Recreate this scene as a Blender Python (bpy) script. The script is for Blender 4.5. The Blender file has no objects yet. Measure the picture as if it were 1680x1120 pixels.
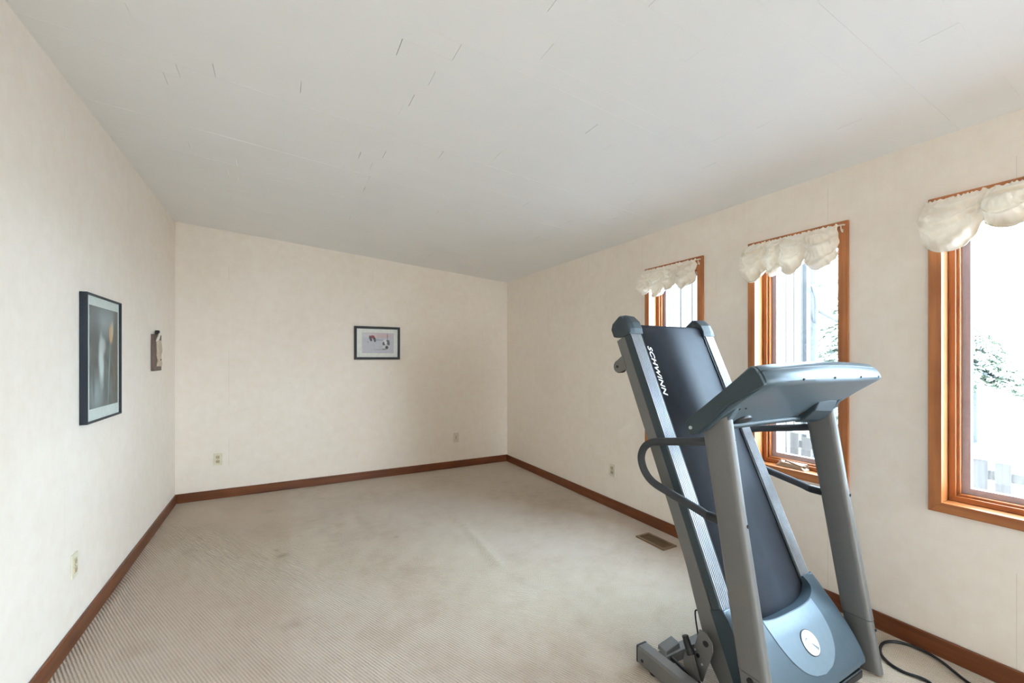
import bpy, bmesh, math, random
from mathutils import Vector, Matrix, noise

random.seed(7)
SC = bpy.context.scene
COL = SC.collection

# ------------------------------------------------------------------ camera, sky, exposure
CAM_H = 1.37
cam = bpy.data.cameras.new('camera')
cam.sensor_width = 36.0
cam.lens = 697.0 / 1680.0 * 36.0
cam.shift_y = 28.5 / 1680.0
cam.clip_start = 0.02
cam_ob = bpy.data.objects.new('camera', cam)
cam_ob.location = (0, 0, CAM_H)
cam_ob.rotation_euler = (math.pi / 2, 0, -math.atan(379.0 / 697.0))
COL.objects.link(cam_ob)
SC.camera = cam_ob

SKY = 43.0
world = bpy.data.worlds.new('overcast_sky')
SC.world = world
world.use_nodes = True
bg = world.node_tree.nodes['Background']
bg.inputs['Color'].default_value = (0.64, 0.82, 1.0, 1)
bg.inputs['Strength'].default_value = SKY

SC.view_settings.view_transform = 'Standard'
SC.view_settings.look = 'None'
SC.view_settings.gamma = 1
SC.view_settings.use_curve_mapping = False
SC.view_settings.exposure = 0.06
SC.cycles.use_denoising = True
SC.cycles.max_bounces = 16
SC.cycles.diffuse_bounces = 7
SC.cycles.transparent_max_bounces = 16
SC.cycles.sample_clamp_indirect = 6.0

# room box (metres): X to the window wall, Y to the far wall
XL, XR, YB, YF = -0.88, 2.67, 5.05, -4.3
WALL_T = 0.2
def zc(x):                       # the ceiling falls gently towards the window wall
    return 2.67 - 0.0775 * (x + 0.88)
WIN_Z0, WIN_Z1, CASE = 0.667, 2.112, 0.046
WINS = [(2.022, 2.574), (1.134, 1.687), (0.262, 0.815), (-0.620, -0.069), (-1.504, -0.953)]  # last two are unseen windows added to bring in more daylight

ADDED_DOOR = (1.35, 2.52, 2.10)           # unseen glazed door behind the camera, added to brighten the room

def portal(name, loc, rot, sx, sy):
    l = bpy.data.lights.new(name, 'AREA')
    l.shape = 'RECTANGLE'; l.size = sx; l.size_y = sy
    l.cycles.is_portal = True
    o = bpy.data.objects.new(name, l)
    o.location = loc; o.rotation_euler = rot
    COL.objects.link(o)
for i, (a, b) in enumerate(WINS):
    portal('daylight_portal', (2.90, (a + b) / 2, (WIN_Z0 + WIN_Z1) / 2), (0, math.pi / 2, 0), 1.4, 0.5)

portal('daylight_portal', ((ADDED_DOOR[0] + ADDED_DOOR[1]) / 2, YF - 0.24, ADDED_DOOR[2] / 2), (-math.pi / 2, 0, math.pi), ADDED_DOOR[1] - ADDED_DOOR[0], ADDED_DOOR[2])

# ------------------------------------------------------------------ materials
def srgb(r, g, b):
    def f(c):
        c /= 255.0
        return c / 12.92 if c <= 0.04045 else ((c + 0.055) / 1.055) ** 2.4
    return (f(r), f(g), f(b), 1.0)

class NT:
    """small helper around a material's node tree"""
    def __init__(self, name):
        self.m = bpy.data.materials.new(name)
        self.m.use_nodes = True
        self.t = self.m.node_tree
        self.b = self.t.nodes['Principled BSDF']
        self.out = self.t.nodes['Material Output']
    def n(self, kind, **kw):
        nd = self.t.nodes.new(kind)
        for k, v in kw.items():
            if hasattr(nd, k) and k not in nd.inputs: setattr(nd, k, v)
            else: nd.inputs[k].default_value = v
        return nd
    def l(self, a, b): self.t.links.new(a, b)
    def coord(self, scale=(1, 1, 1), rot=(0, 0, 0)):
        g = self.n('ShaderNodeNewGeometry')
        mp = self.n('ShaderNodeMapping')
        mp.inputs['Scale'].default_value = scale
        mp.inputs['Rotation'].default_value = rot
        self.l(g.outputs['Position'], mp.inputs['Vector'])
        return mp.outputs['Vector']
    def noise(self, vec, scale, detail=3, rough=0.55):
        nd = self.n('ShaderNodeTexNoise')
        nd.inputs['Scale'].default_value = scale
        nd.inputs['Detail'].default_value = detail
        nd.inputs['Roughness'].default_value = rough
        self.l(vec, nd.inputs['Vector'])
        return nd.outputs['Fac']
    def ramp(self, fac, stops):
        nd = self.n('ShaderNodeValToRGB')
        cr = nd.color_ramp
        while len(cr.elements) < len(stops): cr.elements.new(0.5)
        for e, (p, c) in zip(cr.elements, stops):
            e.position = p; e.color = c
        self.l(fac, nd.inputs['Fac'])
        return nd.outputs['Color']
    def math(self, op, a, b=None, c=None):
        nd = self.n('ShaderNodeMath', operation=op)
        for i, v in enumerate((a, b, c)):
            if v is None: continue
            if isinstance(v, (int, float)): nd.inputs[i].default_value = v
            else: self.l(v, nd.inputs[i])
        return nd.outputs[0]
    def mix(self, fac, a, b):
        nd = self.n('ShaderNodeMix', data_type='RGBA')
        for idx, v in ((0, fac), (6, a), (7, b)):
            if isinstance(v, (int, float)): nd.inputs[idx].default_value = v
            elif isinstance(v, tuple): nd.inputs[idx].default_value = v
            else: self.l(v, nd.inputs[idx])
        return nd.outputs[2]
    def bump(self, height, strength, dist=0.01):
        nd = self.n('ShaderNodeBump')
        nd.inputs['Strength'].default_value = strength
        nd.inputs['Distance'].default_value = dist
        self.l(height, nd.inputs['Height'])
        self.l(nd.outputs['Normal'], self.b.inputs['Normal'])
    def set(self, color=None, rough=None, metal=None, spec=None, coat=None):
        if color is not None:
            if isinstance(color, tuple): self.b.inputs['Base Color'].default_value = color
            else: self.l(color, self.b.inputs['Base Color'])
        if rough is not None: self.b.inputs['Roughness'].default_value = rough
        if metal is not None: self.b.inputs['Metallic'].default_value = metal
        if spec is not None: self.b.inputs['Specular IOR Level'].default_value = spec
        if coat is not None: self.b.inputs['Coat Weight'].default_value = coat

def sc(c, k): return (c[0] * k, c[1] * k, c[2] * k, 1)

def plain(name, col, rough=0.5, metal=0.0, spec=0.5, var=0.06, scale=40, bump=0.0, coat=None):
    t = NT(name)
    v = t.coord()
    f = t.noise(v, scale, 2)
    t.set(t.ramp(f, [(0.3, sc(col, 1 - var)), (0.7, sc(col, 1 + var))]), rough, metal, spec, coat)
    if bump: t.bump(t.noise(v, scale * 6, 2), bump, 0.002)
    return t.m

def wood(name, dark, light, axis, rough=0.38):
    t = NT(name)
    s = [38, 38, 38]; s[axis] = 1.6
    v = t.coord(tuple(s))
    f = t.noise(v, 1.0, 5, 0.62)
    v2 = t.coord((6, 6, 6))
    f2 = t.noise(v2, 1.0, 2)
    c = t.ramp(t.math('ADD', t.math('MULTIPLY', f, 0.7), t.math('MULTIPLY', f2, 0.3)), [(0.35, dark), (0.62, light)])
    t.set(c, rough, 0, 0.5)
    t.bump(f, 0.06, 0.002)
    return t.m

def wallpaper(name):
    t = NT(name)
    v = t.coord((1, 1, 1))
    blotch = t.noise(v, 1.3, 3)
    fib = t.noise(t.coord((60, 60, 5)), 1.0, 4, 0.7)
    mott = t.noise(v, 14, 4, 0.6)
    f = t.math('ADD', t.math('MULTIPLY', blotch, 0.4), t.math('ADD', t.math('MULTIPLY', fib, 0.15), t.math('MULTIPLY', mott, 0.45)))
    c = t.ramp(f, [(0.36, (0.855, 0.765, 0.668, 1)), (0.62, (0.905, 0.832, 0.748, 1))])
    # thin paper seams every 0.69 m along the wall
    g = t.n('ShaderNodeNewGeometry'); sx = t.n('ShaderNodeSeparateXYZ')
    t.l(g.outputs['Position'], sx.inputs[0])
    along = t.math('ADD', sx.outputs[0], sx.outputs[1])
    w = t.math('PINGPONG', t.math('ADD', along, 0.234), 0.345)
    seam = t.math('LESS_THAN', w, 0.0016)
    broken = t.math('GREATER_THAN', t.noise(t.coord((3, 3, 2.2)), 1.0, 2), 0.54)
    c = t.mix(t.math('MULTIPLY', t.math('MULTIPLY', seam, broken), 0.22), c, (0.45, 0.37, 0.29, 1))
    t.set(c, 0.62, 0, 0.35)
    t.bump(t.math('ADD', fib, mott), 0.06, 0.002)
    return t.m

def carpet():
    t = NT('berber_carpet')
    # diagonal rows of loops, about a centimetre apart
    v = t.coord((1, 1, 1), (0, 0, math.radians(-24.5)))
    s = t.n('ShaderNodeSeparateXYZ'); 
    warp = t.noise(t.coord((1, 1, 1)), 22, 2)
    t.l(v, s.inputs[0])
    k = 2 * math.pi / 0.0125
    wv = t.math('MULTIPLY', t.math('SUBTRACT', warp, 0.5), 2.0)
    a = t.math('SINE', t.math('ADD', t.math('MULTIPLY', s.outputs[0], k), wv))
    b = t.math('SINE', t.math('ADD', t.math('MULTIPLY', s.outputs[1], k * 0.62), t.math('MULTIPLY', wv, 1.4)))
    h = t.math('ADD', t.math('MULTIPLY', a, 0.42), t.math('MULTIPLY', b, 0.12))
    h = t.math('ADD', h, t.math('MULTIPLY', t.noise(t.coord(), 260, 2), 0.5))
    big = t.noise(t.coord(), 1.1, 4, 0.6)
    mid = t.noise(t.coord(), 9, 4, 0.65)
    fine = t.noise(t.coord(), 330, 2, 0.7)
    base = t.ramp(t.math('ADD', t.math('MULTIPLY', big, 0.6), t.math('MULTIPLY', mid, 0.4)),
                  [(0.36, (0.52, 0.425, 0.335, 1)), (0.50, (0.60, 0.510, 0.420, 1)), (0.66, (0.64, 0.56, 0.475, 1))])
    fleck = t.ramp(fine, [(0.32, (0.62, 0.58, 0.54, 1)), (0.52, (1, 1, 1, 1)), (0.72, (1.18, 1.18, 1.2, 1))])
    mm = t.n('ShaderNodeMix', data_type='RGBA', blend_type='MULTIPLY')
    mm.inputs[0].default_value = 0.8
    t.l(base, mm.inputs[6]); t.l(fleck, mm.inputs[7])
    c = mm.outputs[2]
    # a browner worn lane along the left wall, beyond a faint carpet seam
    g = t.n('ShaderNodeNewGeometry'); sx = t.n('ShaderNodeSeparateXYZ'); t.l(g.outputs['Position'], sx.inputs[0])
    edge = t.math('ADD', sx.outputs[0], t.math('MULTIPLY', t.noise(t.coord(), 3.0, 2), 0.25))
    mr = t.n('ShaderNodeMapRange'); mr.inputs[1].default_value = 0.10; mr.inputs[2].default_value = 0.30
    mr.inputs[3].default_value = 0.50; mr.inputs[4].default_value = 0.0
    t.l(edge, mr.inputs[0])
    c = t.mix(mr.outputs[0], c, (0.48, 0.37, 0.275, 1))
    # spots
    for (px, py, r, st) in [(0.015, 3.352, 0.05, .55), (-0.031, 3.484, 0.035, .45), (0.052, 2.462, 0.07, .4), (0.78, 3.304, 0.03, .45),
                            (-0.574, 3.746, 0.06, .3), (-0.60, 2.585, 0.10, .3), (0.439, 3.765, 0.06, .22), (-0.1, 4.4, 0.07, .3), (0.35, 4.55, 0.05, .3)]:
        d = t.n('ShaderNodeVectorMath', operation='DISTANCE')
        t.l(g.outputs['Position'], d.inputs[0]); d.inputs[1].default_value = (px, py, 0)
        dd = t.math('ADD', d.outputs['Value'], t.math('MULTIPLY', t.math('SUBTRACT', mid, 0.5), r * 1.6))
        q = t.n('ShaderNodeMapRange'); q.inputs[1].default_value = 0; q.inputs[2].default_value = r
        q.inputs[3].default_value = st; q.inputs[4].default_value = 0
        t.l(dd, q.inputs[0])
        c = t.mix(q.outputs[0], c, (0.28, 0.19, 0.13, 1))
    t.set(c, 0.95, 0, 0.1)
    t.b.inputs['Sheen Weight'].default_value = 0.15
    t.bump(h, 0.75, 0.006)
    return t.m

def glass(name, gloss=0.06, tint=(0.97, 0.985, 0.98, 1)):
    t = NT(name)
    t.t.nodes.remove(t.b)
    tr = t.n('ShaderNodeBsdfTransparent'); tr.inputs[0].default_value = tint
    gl = t.n('ShaderNodeBsdfGlossy'); gl.inputs['Roughness'].default_value = 0.02
    mx = t.n('ShaderNodeMixShader'); mx.inputs[0].default_value = gloss
    t.l(tr.outputs[0], mx.inputs[1]); t.l(gl.outputs[0], mx.inputs[2]); t.l(mx.outputs[0], t.out.inputs[0])
    return t.m

def satin():
    t = NT('cream_satin')
    v = t.coord()
    f = t.noise(v, 30, 3)
    c = t.ramp(f, [(0.3, (0.83, 0.755, 0.635, 1)), (0.7, (0.89, 0.825, 0.715, 1))])
    t.set(c, 0.34, 0, 0.5)
    t.b.inputs['Sheen Weight'].default_value = 0.2
    t.bump(t.noise(v, 55, 3), 0.15, 0.004)
    tl = t.n('ShaderNodeBsdfTranslucent'); t.l(c, tl.inputs[0])
    mx = t.n('ShaderNodeMixShader'); mx.inputs[0].default_value = 0.11
    t.l(t.b.outputs[0], mx.inputs[1]); t.l(tl.outputs[0], mx.inputs[2]); t.l(mx.outputs[0], t.out.inputs[0])
    return t.m

def print_mat(name, bgcol, shapes, ux, uz, noise_amt=0.25, nscale=18):
    """flat artwork: soft ellipses over a ground, laid out in metres on the object's own (u, z)"""
    t = NT(name)
    tc = t.n('ShaderNodeTexCoord'); s = t.n('ShaderNodeSeparateXYZ'); t.l(tc.outputs['Object'], s.inputs[0])
    U, Z = s.outputs[ux], s.outputs[uz]
    nz = t.n('ShaderNodeTexNoise'); nz.inputs['Scale'].default_value = nscale; nz.inputs['Detail'].default_value = 4
    t.l(tc.outputs['Object'], nz.inputs['Vector'])
    c = t.ramp(nz.outputs['Fac'], [(0.3, sc(bgcol, 1 - noise_amt)), (0.7, sc(bgcol, 1 + noise_amt))])
    for (u, z, ru, rz, rot, col, soft, st) in shapes:
        du = t.math('SUBTRACT', U, u); dz = t.math('SUBTRACT', Z, z)
        ca, sa = math.cos(rot), math.sin(rot)
        a = t.math('ADD', t.math('MULTIPLY', du, ca / ru), t.math('MULTIPLY', dz, sa / ru))
        b = t.math('SUBTRACT', t.math('MULTIPLY', dz, ca / rz), t.math('MULTIPLY', du, sa / rz))
        r = t.math('SQRT', t.math('ADD', t.math('MULTIPLY', a, a), t.math('MULTIPLY', b, b)))
        r = t.math('ADD', r, t.math('MULTIPLY', t.math('SUBTRACT', nz.outputs['Fac'], 0.5), soft * 1.2))
        q = t.n('ShaderNodeMapRange'); q.inputs[1].default_value = 1 - soft; q.inputs[2].default_value = 1 + soft * 0.3
        q.inputs[3].default_value = st; q.inputs[4].default_value = 0
        t.l(r, q.inputs[0])
        c = t.mix(q.outputs[0], c, col)
    t.set(c, 0.45, 0, 0.4)
    return t.m

M = {}
M['wallpaper'] = wallpaper('cream_wallpaper')
M['carpet'] = carpet()
M['ceiling'] = plain('ceiling_paint', (0.89, 0.89, 0.885, 1), 0.8, var=0.01, scale=3, bump=0.1, spec=0.2)
M['base_x'] = wood('baseboard_wood_x', srgb(82, 40, 15), srgb(116, 64, 31), 0)
M['base_y'] = wood('baseboard_wood_y', srgb(82, 40, 15), srgb(116, 64, 31), 1)
M['case_y'] = wood('window_wood_y', srgb(140, 82, 42), srgb(176, 110, 60), 1, 0.34)
M['case_z'] = wood('window_wood_z', srgb(140, 82, 42), srgb(176, 110, 60), 2, 0.34)
M['gasket'] = plain('grey_window_cladding', srgb(176, 170, 182), 0.45)
M['glass'] = glass('window_glass')
M['warm_filter'] = glass('warm_filter_glass', 0.06, (0.97, 0.92, 0.86, 1))  # pane of the added door, coloured to warm the light passing through
M['bronze'] = plain('bronze_hardware', srgb(150, 132, 112), 0.35, 0.7)
M['satin'] = satin()
M['white_metal'] = plain('white_enamel', srgb(225, 220, 208), 0.4)
M['ivory'] = plain('ivory_plastic', srgb(226, 220, 196), 0.35)
M['slot'] = plain('socket_tan', srgb(198, 182, 150), 0.4)
M['darkslot'] = plain('slot_dark', srgb(50, 42, 34), 0.6)
M['papered'] = plain('papered_plate', srgb(222, 214, 200), 0.6)
M['blackframe'] = plain('black_frame', srgb(20, 16, 15), 0.5)
M['blueframe'] = plain('blue_black_frame', srgb(24, 33, 44), 0.5)
M['mat'] = plain('white_mat_board', srgb(228, 232, 228), 0.7)
M['plaque'] = wood('plaque_wood', srgb(66, 50, 46), srgb(104, 84, 76), 2, 0.5)
M['carving'] = plain('carved_bone', srgb(190, 172, 152), 0.5, var=0.18, scale=90)
M['vent'] = plain('brown_vent', srgb(122, 96, 70), 0.4, 0.3)
M['ventdark'] = plain('vent_dark', srgb(52, 34, 24), 0.6)
# treadmill
M['tgrey'] = plain('grey_powder_coat', srgb(112, 111, 109), 0.45, 0.25, var=0.02)
M['tdark'] = plain('dark_teal_plastic', srgb(48, 60, 66), 0.5, var=0.03)
M['tconsole'] = plain('blue_grey_plastic', srgb(88, 104, 114), 0.36, 0.15, var=0.02)
M['thood'] = plain('slate_blue_plastic', srgb(74, 90, 100), 0.42, 0.1, var=0.03)
M['tshield'] = plain('pale_blue_plastic', srgb(118, 136, 148), 0.38, 0.15, var=0.03)
M['belt'] = plain('belt_rubber', srgb(50, 54, 62), 0.7, var=0.08, scale=14, spec=0.22)
M['rib'] = plain('rib_aluminium', srgb(190, 196, 202), 0.35, 0.3)
M['black'] = plain('black_plastic', srgb(16, 17, 19), 0.45)
M['foam'] = plain('handle_foam', srgb(58, 60, 64), 0.75, var=0.05, scale=120, bump=0.2)
M['badge'] = plain('silver_badge', srgb(236, 238, 240), 0.25, 0.3)
M['print'] = plain('white_print', srgb(240, 240, 240), 0.5)
# outdoors
M['snow'] = plain('snow', (0.85, 0.87, 0.9, 1), 0.8, scale=2, var=0.04, bump=0.2)
M['siding'] = wood('weathered_siding', (0.042, 0.039, 0.036, 1), (0.058, 0.054, 0.050, 1), 2, 0.9)
M['sidinggap'] = plain('siding_backing', (0.006, 0.005, 0.005, 1), 0.95)
M['bark'] = plain('grey_bark', (0.030, 0.030, 0.031, 1), 0.9, scale=30, var=0.3, bump=0.5)
M['needles'] = plain('frosted_needles', (0.042, 0.052, 0.026, 1), 0.8, scale=9, var=0.5)
M['fence'] = wood('grey_fence_wood', (0.030, 0.024, 0.020, 1), (0.055, 0.046, 0.040, 1), 2, 0.8)

# ------------------------------------------------------------------ geometry helpers
WORLD_OF = {}
def worldloc(o):
    v = Vector((0, 0, 0))
    while o is not None:
        v = v + o.location; o = o.parent
    return v

def tag(o, label=None, cat=None, group=None, kind=None):
    if label: o['label'] = label
    if cat: o['category'] = cat
    if group: o['group'] = group
    if kind: o['kind'] = kind
    return o

def empty(name, loc):
    o = bpy.data.objects.new(name, None)
    o.location = loc; o.empty_display_size = 0.1
    COL.objects.link(o)
    return o

def build(name, bm, mat, parent=None, smooth=False, origin=None, bevel=0.0, seg=2, angle=35):
    """link bm (world coordinates) as one mesh object"""
    base = worldloc(parent) if parent is not None else Vector((0, 0, 0))
    org = Vector(origin) if origin is not None else base
    bmesh.ops.recalc_face_normals(bm, faces=bm.faces)
    if bevel > 0:
        es = [e for e in bm.edges if len(e.link_faces) == 2 and e.calc_face_angle(0) > math.radians(angle)]
        bmesh.ops.bevel(bm, geom=es, offset=bevel, offset_type='OFFSET', segments=seg, profile=0.5, affect='EDGES', clamp_overlap=True)
    bmesh.ops.translate(bm, verts=bm.verts, vec=-org)
    me = bpy.data.meshes.new(name)
    bm.to_mesh(me); bm.free()
    if smooth:
        me.polygons.foreach_set('use_smooth', [True] * len(me.polygons))
        if smooth == 'auto':
            try: me.set_sharp_from_angle(angle=math.radians(38))
            except Exception: pass
    mats = mat if isinstance(mat, (list, tuple)) else [mat]
    for m in mats: me.materials.append(m)
    o = bpy.data.objects.new(name, me)
    COL.objects.link(o)
    if parent is not None: o.parent = parent
    o.location = org - base
    return o

def box(bm, x0, x1, y0, y1, z0, z1):
    vs = [bm.verts.new(p) for p in ((x0, y0, z0), (x1, y0, z0), (x1, y1, z0), (x0, y1, z0), (x0, y0, z1), (x1, y0, z1), (x1, y1, z1), (x0, y1, z1))]
    for f in ((0, 3, 2, 1), (4, 5, 6, 7), (0, 1, 5, 4), (1, 2, 6, 5), (2, 3, 7, 6), (3, 0, 4, 7)):
        bm.faces.new([vs[i] for i in f])
    return vs

def newbox(*a):
    bm = bmesh.new(); box(bm, *a); return bm

def prism(bm, loop_a, loop_b):
    """solid between two matching 3D loops"""
    va = [bm.verts.new(p) for p in loop_a]; vb = [bm.verts.new(p) for p in loop_b]
    n = len(va)
    bm.faces.new(va); bm.faces.new(list(reversed(vb)))
    for i in range(n):
        j = (i + 1) % n
        bm.faces.new([va[j], va[i], vb[i], vb[j]])

def loft(bm, rings, closed=True, cap=True):
    R = [[bm.verts.new(p) for p in r] for r in rings]
    n = len(R[0])
    for a, b in zip(R[:-1], R[1:]):
        for i in range(n if closed else n - 1):
            j = (i + 1) % n
            bm.faces.new([a[i], a[j], b[j], b[i]])
    if cap and closed:
        bm.faces.new(list(reversed(R[0]))); bm.faces.new(R[-1])

def tube(bm, pts, r, seg=14, up=None):
    pts = [Vector(p) for p in pts]
    rings = []
    prev = None
    for i, p in enumerate(pts):
        d = (pts[min(i + 1, len(pts) - 1)] - pts[max(i - 1, 0)]).normalized()
        if prev is None:
            ref = Vector(up) if up else (Vector((0, 0, 1)) if abs(d.z) < 0.9 else Vector((1, 0, 0)))
            u = (ref - d * ref.dot(d)).normalized()
        else:
            u = (prev - d * prev.dot(d)).normalized()
        prev = u
        w = d.cross(u)
        rr = r[i] if isinstance(r, (list, tuple)) else r
        rings.append([p + (u * math.cos(t) + w * math.sin(t)) * rr for t in [2 * math.pi * k / seg for k in range(seg)]])
    loft(bm, rings)

def spline(pts, n=8):
    """Catmull-Rom through the points"""
    P = [Vector(p) for p in pts]
    P = [P[0] * 2 - P[1]] + P + [P[-1] * 2 - P[-2]]
    out = []
    for i in range(1, len(P) - 2):
        for k in range(n):
            t = k / n
            a, b, c, d = P[i - 1], P[i], P[i + 1], P[i + 2]
            out.append(0.5 * ((2 * b) + (c - a) * t + (2 * a - 5 * b + 4 * c - d) * t * t + (3 * b - a - 3 * c + d) * t ** 3))
    out.append(P[-2])
    return out

def cyl(bm, a, b, r, seg=20): tube(bm, [a, b], r, seg)

# ------------------------------------------------------------------ the room
STR = 'structure'
# floor: carpet with a few soft ridges where it has stretched
bm = bmesh.new()
NX, NY = 150, 390
ridges = [([(1.276, 3.844), (1.325, 3.283), (1.289, 2.733), (1.263, 2.362)], 0.016, 0.03),
          ([(-0.525, 3.775), (-0.517, 3.373), (-0.51, 3.054)], 0.009, 0.02),
          ([(-0.819, 3.675), (-0.835, 3.003)], 0.010, 0.02),
          ([(0.137, 4.521), (0.035, 3.47), (0.013, 2.999)], 0.006, 0.025)]
def ridge_h(x, y):
    z = 0
    for pl, hh, w in ridges:
        for (ax, ay), (bx, by) in zip(pl[:-1], pl[1:]):
            lo, hi = min(ay, by), max(ay, by)
            if lo <= y < hi:
                t = (y - ay) / (by - ay)
                d = x - (ax + (bx - ax) * t)
                y0, y1 = min(p[1] for p in pl), max(p[1] for p in pl)
                fade = min(1, (y - y0) / 0.25, (y1 - y) / 0.25)
                z += hh * max(0, fade) * math.exp(-(d / w) ** 2)
    return z
gv = [[bm.verts.new((XL + (XR - XL) * i / NX, YF + (YB - YF) * j / NY, ridge_h(XL + (XR - XL) * i / NX, YF + (YB - YF) * j / NY))) for i in range(NX + 1)] for j in range(NY + 1)]
for j in range(NY):
    for i in range(NX):
        bm.faces.new([gv[j][i], gv[j][i + 1], gv[j + 1][i + 1], gv[j + 1][i]])
o = build('floor', bm, M['carpet'], smooth=True)
tag(o, 'beige looped berber carpet covering the whole floor', 'floor', kind=STR)
bm = newbox(XL - 0.2, XR + 0.2, YF - 0.2, YB + 0.2, -0.25, -0.012)
tag(build('floor_slab', bm, M['siding']), 'floor deck underneath the beige carpet', 'floor', kind=STR)

def wall_z(bm, x0, x1, y0, y1, ext=0.12):
    """wall block whose top follows the sloping ceiling and runs a little above it"""
    vs = box(bm, x0, x1, y0, y1, -0.25, 1)
    for v in vs[4:]: v.co.z = zc(v.co.x) + ext
bm = bmesh.new(); wall_z(bm, XL - 0.2, XL, YF - 0.2, YB + 0.2)
tag(build('wall_left', bm, M['wallpaper']), 'long papered wall on the left with two pictures', 'wall', kind=STR)
bm = bmesh.new(); wall_z(bm, XL, XR, YB, YB + 0.2)
tag(build('wall_back', bm, M['wallpaper']), 'far cream papered wall with one small picture', 'wall', kind=STR)
bm = bmesh.new()                                    # right wall with openings
ys = [YF - 0.2]
for a, b in sorted(WINS): ys += [a + 0.02, b - 0.02]
ys.append(YB + 0.2)
for k in range(0, len(ys), 2):
    wall_z(bm, XR, XR + WALL_T, ys[k], ys[k + 1])
for a, b in WINS:
    box(bm, XR, XR + WALL_T, a + 0.02, b - 0.02, -0.25, WIN_Z0 + 0.02)
    vs = box(bm, XR, XR + WALL_T, a + 0.02, b - 0.02, WIN_Z1 - 0.02, 2)
    for v in vs[4:]: v.co.z = zc(v.co.x) + 0.12
bmesh.ops.remove_doubles(bm, verts=bm.verts, dist=1e-5)
tag(build('wall_right', bm, M['wallpaper']), 'papered window wall on the right behind the treadmill', 'wall', kind=STR)
bm = bmesh.new()                                    # wall behind the camera, with a glazed door added to let in daylight
wall_z(bm, XL, ADDED_DOOR[0], YF - 0.2, YF); wall_z(bm, ADDED_DOOR[1], XR, YF - 0.2, YF)
vs = box(bm, ADDED_DOOR[0], ADDED_DOOR[1], YF - 0.2, YF, ADDED_DOOR[2], 3)
for v in vs[4:]: v.co.z = zc(v.co.x) + 0.12
box(bm, ADDED_DOOR[0], ADDED_DOOR[1], YF - 0.2, YF, -0.25, 0)
tag(build('wall_front', bm, M['wallpaper']), 'papered wall behind the viewer with a glazed door added for daylight', 'wall', kind=STR)
d = empty('added_door', ((ADDED_DOOR[0] + ADDED_DOOR[1]) / 2, YF - 0.1, 0)); tag(d, 'unseen wood framed glazed door added behind the viewer for daylight', 'door', kind=STR)
bm = bmesh.new()
box(bm, ADDED_DOOR[0], ADDED_DOOR[0] + 0.06, YF - 0.14, YF - 0.06, 0, ADDED_DOOR[2]); box(bm, ADDED_DOOR[1] - 0.06, ADDED_DOOR[1], YF - 0.14, YF - 0.06, 0, ADDED_DOOR[2])
box(bm, ADDED_DOOR[0] + 0.06, ADDED_DOOR[1] - 0.06, YF - 0.14, YF - 0.06, ADDED_DOOR[2] - 0.06, ADDED_DOOR[2]); box(bm, ADDED_DOOR[0] + 0.06, ADDED_DOOR[1] - 0.06, YF - 0.14, YF - 0.06, 0, 0.06)
build('added_door_frame', bm, M['case_z'], d)
build('pane', newbox(ADDED_DOOR[0] + 0.06, ADDED_DOOR[1] - 0.06, YF - 0.103, YF - 0.097, 0.06, ADDED_DOOR[2] - 0.06), M['warm_filter'], d)

# ceiling: a slab clad with narrow painted planks that run across the room, joints barely open
bm = bmesh.new()
vs = box(bm, XL - 0.2, XR + 0.2, YF - 0.2, YB + 0.2, 0, 1)
for i, v in enumerate(vs): v.co.z = zc(v.co.x) + (0.014 if i < 4 else 0.16)
ceil = build('ceiling', bm, M['ceiling'])
tag(ceil, 'white painted plank ceiling sloping gently down to the windows', 'ceiling', kind=STR)
rnd = random.Random(11)
PW = 0.0985
y = 1.204 - PW * 17          # planks from just behind the camera on; plain slab beyond
row = 0
while y < YB:
    y0, y1 = y, min(y + PW, YB)
    x = XL
    cuts = [XL]
    x = XL + rnd.uniform(0.35, 1.5)
    while x < XR - 0.3:
        cuts.append(x); x += rnd.uniform(0.9, 1.5)
    cuts.append(XR)
    gy = 0.0 if rnd.random() < 0.7 else 0.0002
    rowdz = rnd.gauss(0, 0.0001) + (0.0006 if row in (27, 33) else 0)
    for a, b in zip(cuts[:-1], cuts[1:]):
        g = rnd.choice([0.0002, 0.0006, 0.0009, 0.0015])
        dz = rowdz + rnd.gauss(0, 0.00008)
        tl = rnd.gauss(0, 0.00015)
        x0, x1 = a + (g if a > XL else 0), b - (g if b < XR else 0)
        bm = bmesh.new()
        vs = box(bm, x0, x1, y0 + gy, y1 - gy, 0, 1)
        for i, v in enumerate(vs):
            v.co.z = zc(v.co.x) + dz + (tl if v.co.y > (y0 + y1) / 2 else -tl) if i < 4 else zc(v.co.x) + 0.0145
        build('ceiling_plank', bm, M['ceiling'], ceil)
    y += PW; row += 1

# baseboards
BH, BT = 0.088, 0.014
def board(name, label, x0, x1, y0, y1, mat):
    o = build(name, newbox(x0, x1, y0, y1, 0.0, BH), mat, bevel=0.004)
    tag(o, label, 'baseboard', kind=STR)
board('baseboard_left', 'brown wooden baseboard along the left wall', XL, XL + BT, YF, YB, M['base_y'])
board('baseboard_back', 'brown wooden baseboard along the far wall', XL + BT, XR - BT, YB - BT, YB, M['base_x'])
board('baseboard_right', 'brown wooden baseboard under the windows', XR - BT, XR, YF, YB, M['base_y'])

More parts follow.
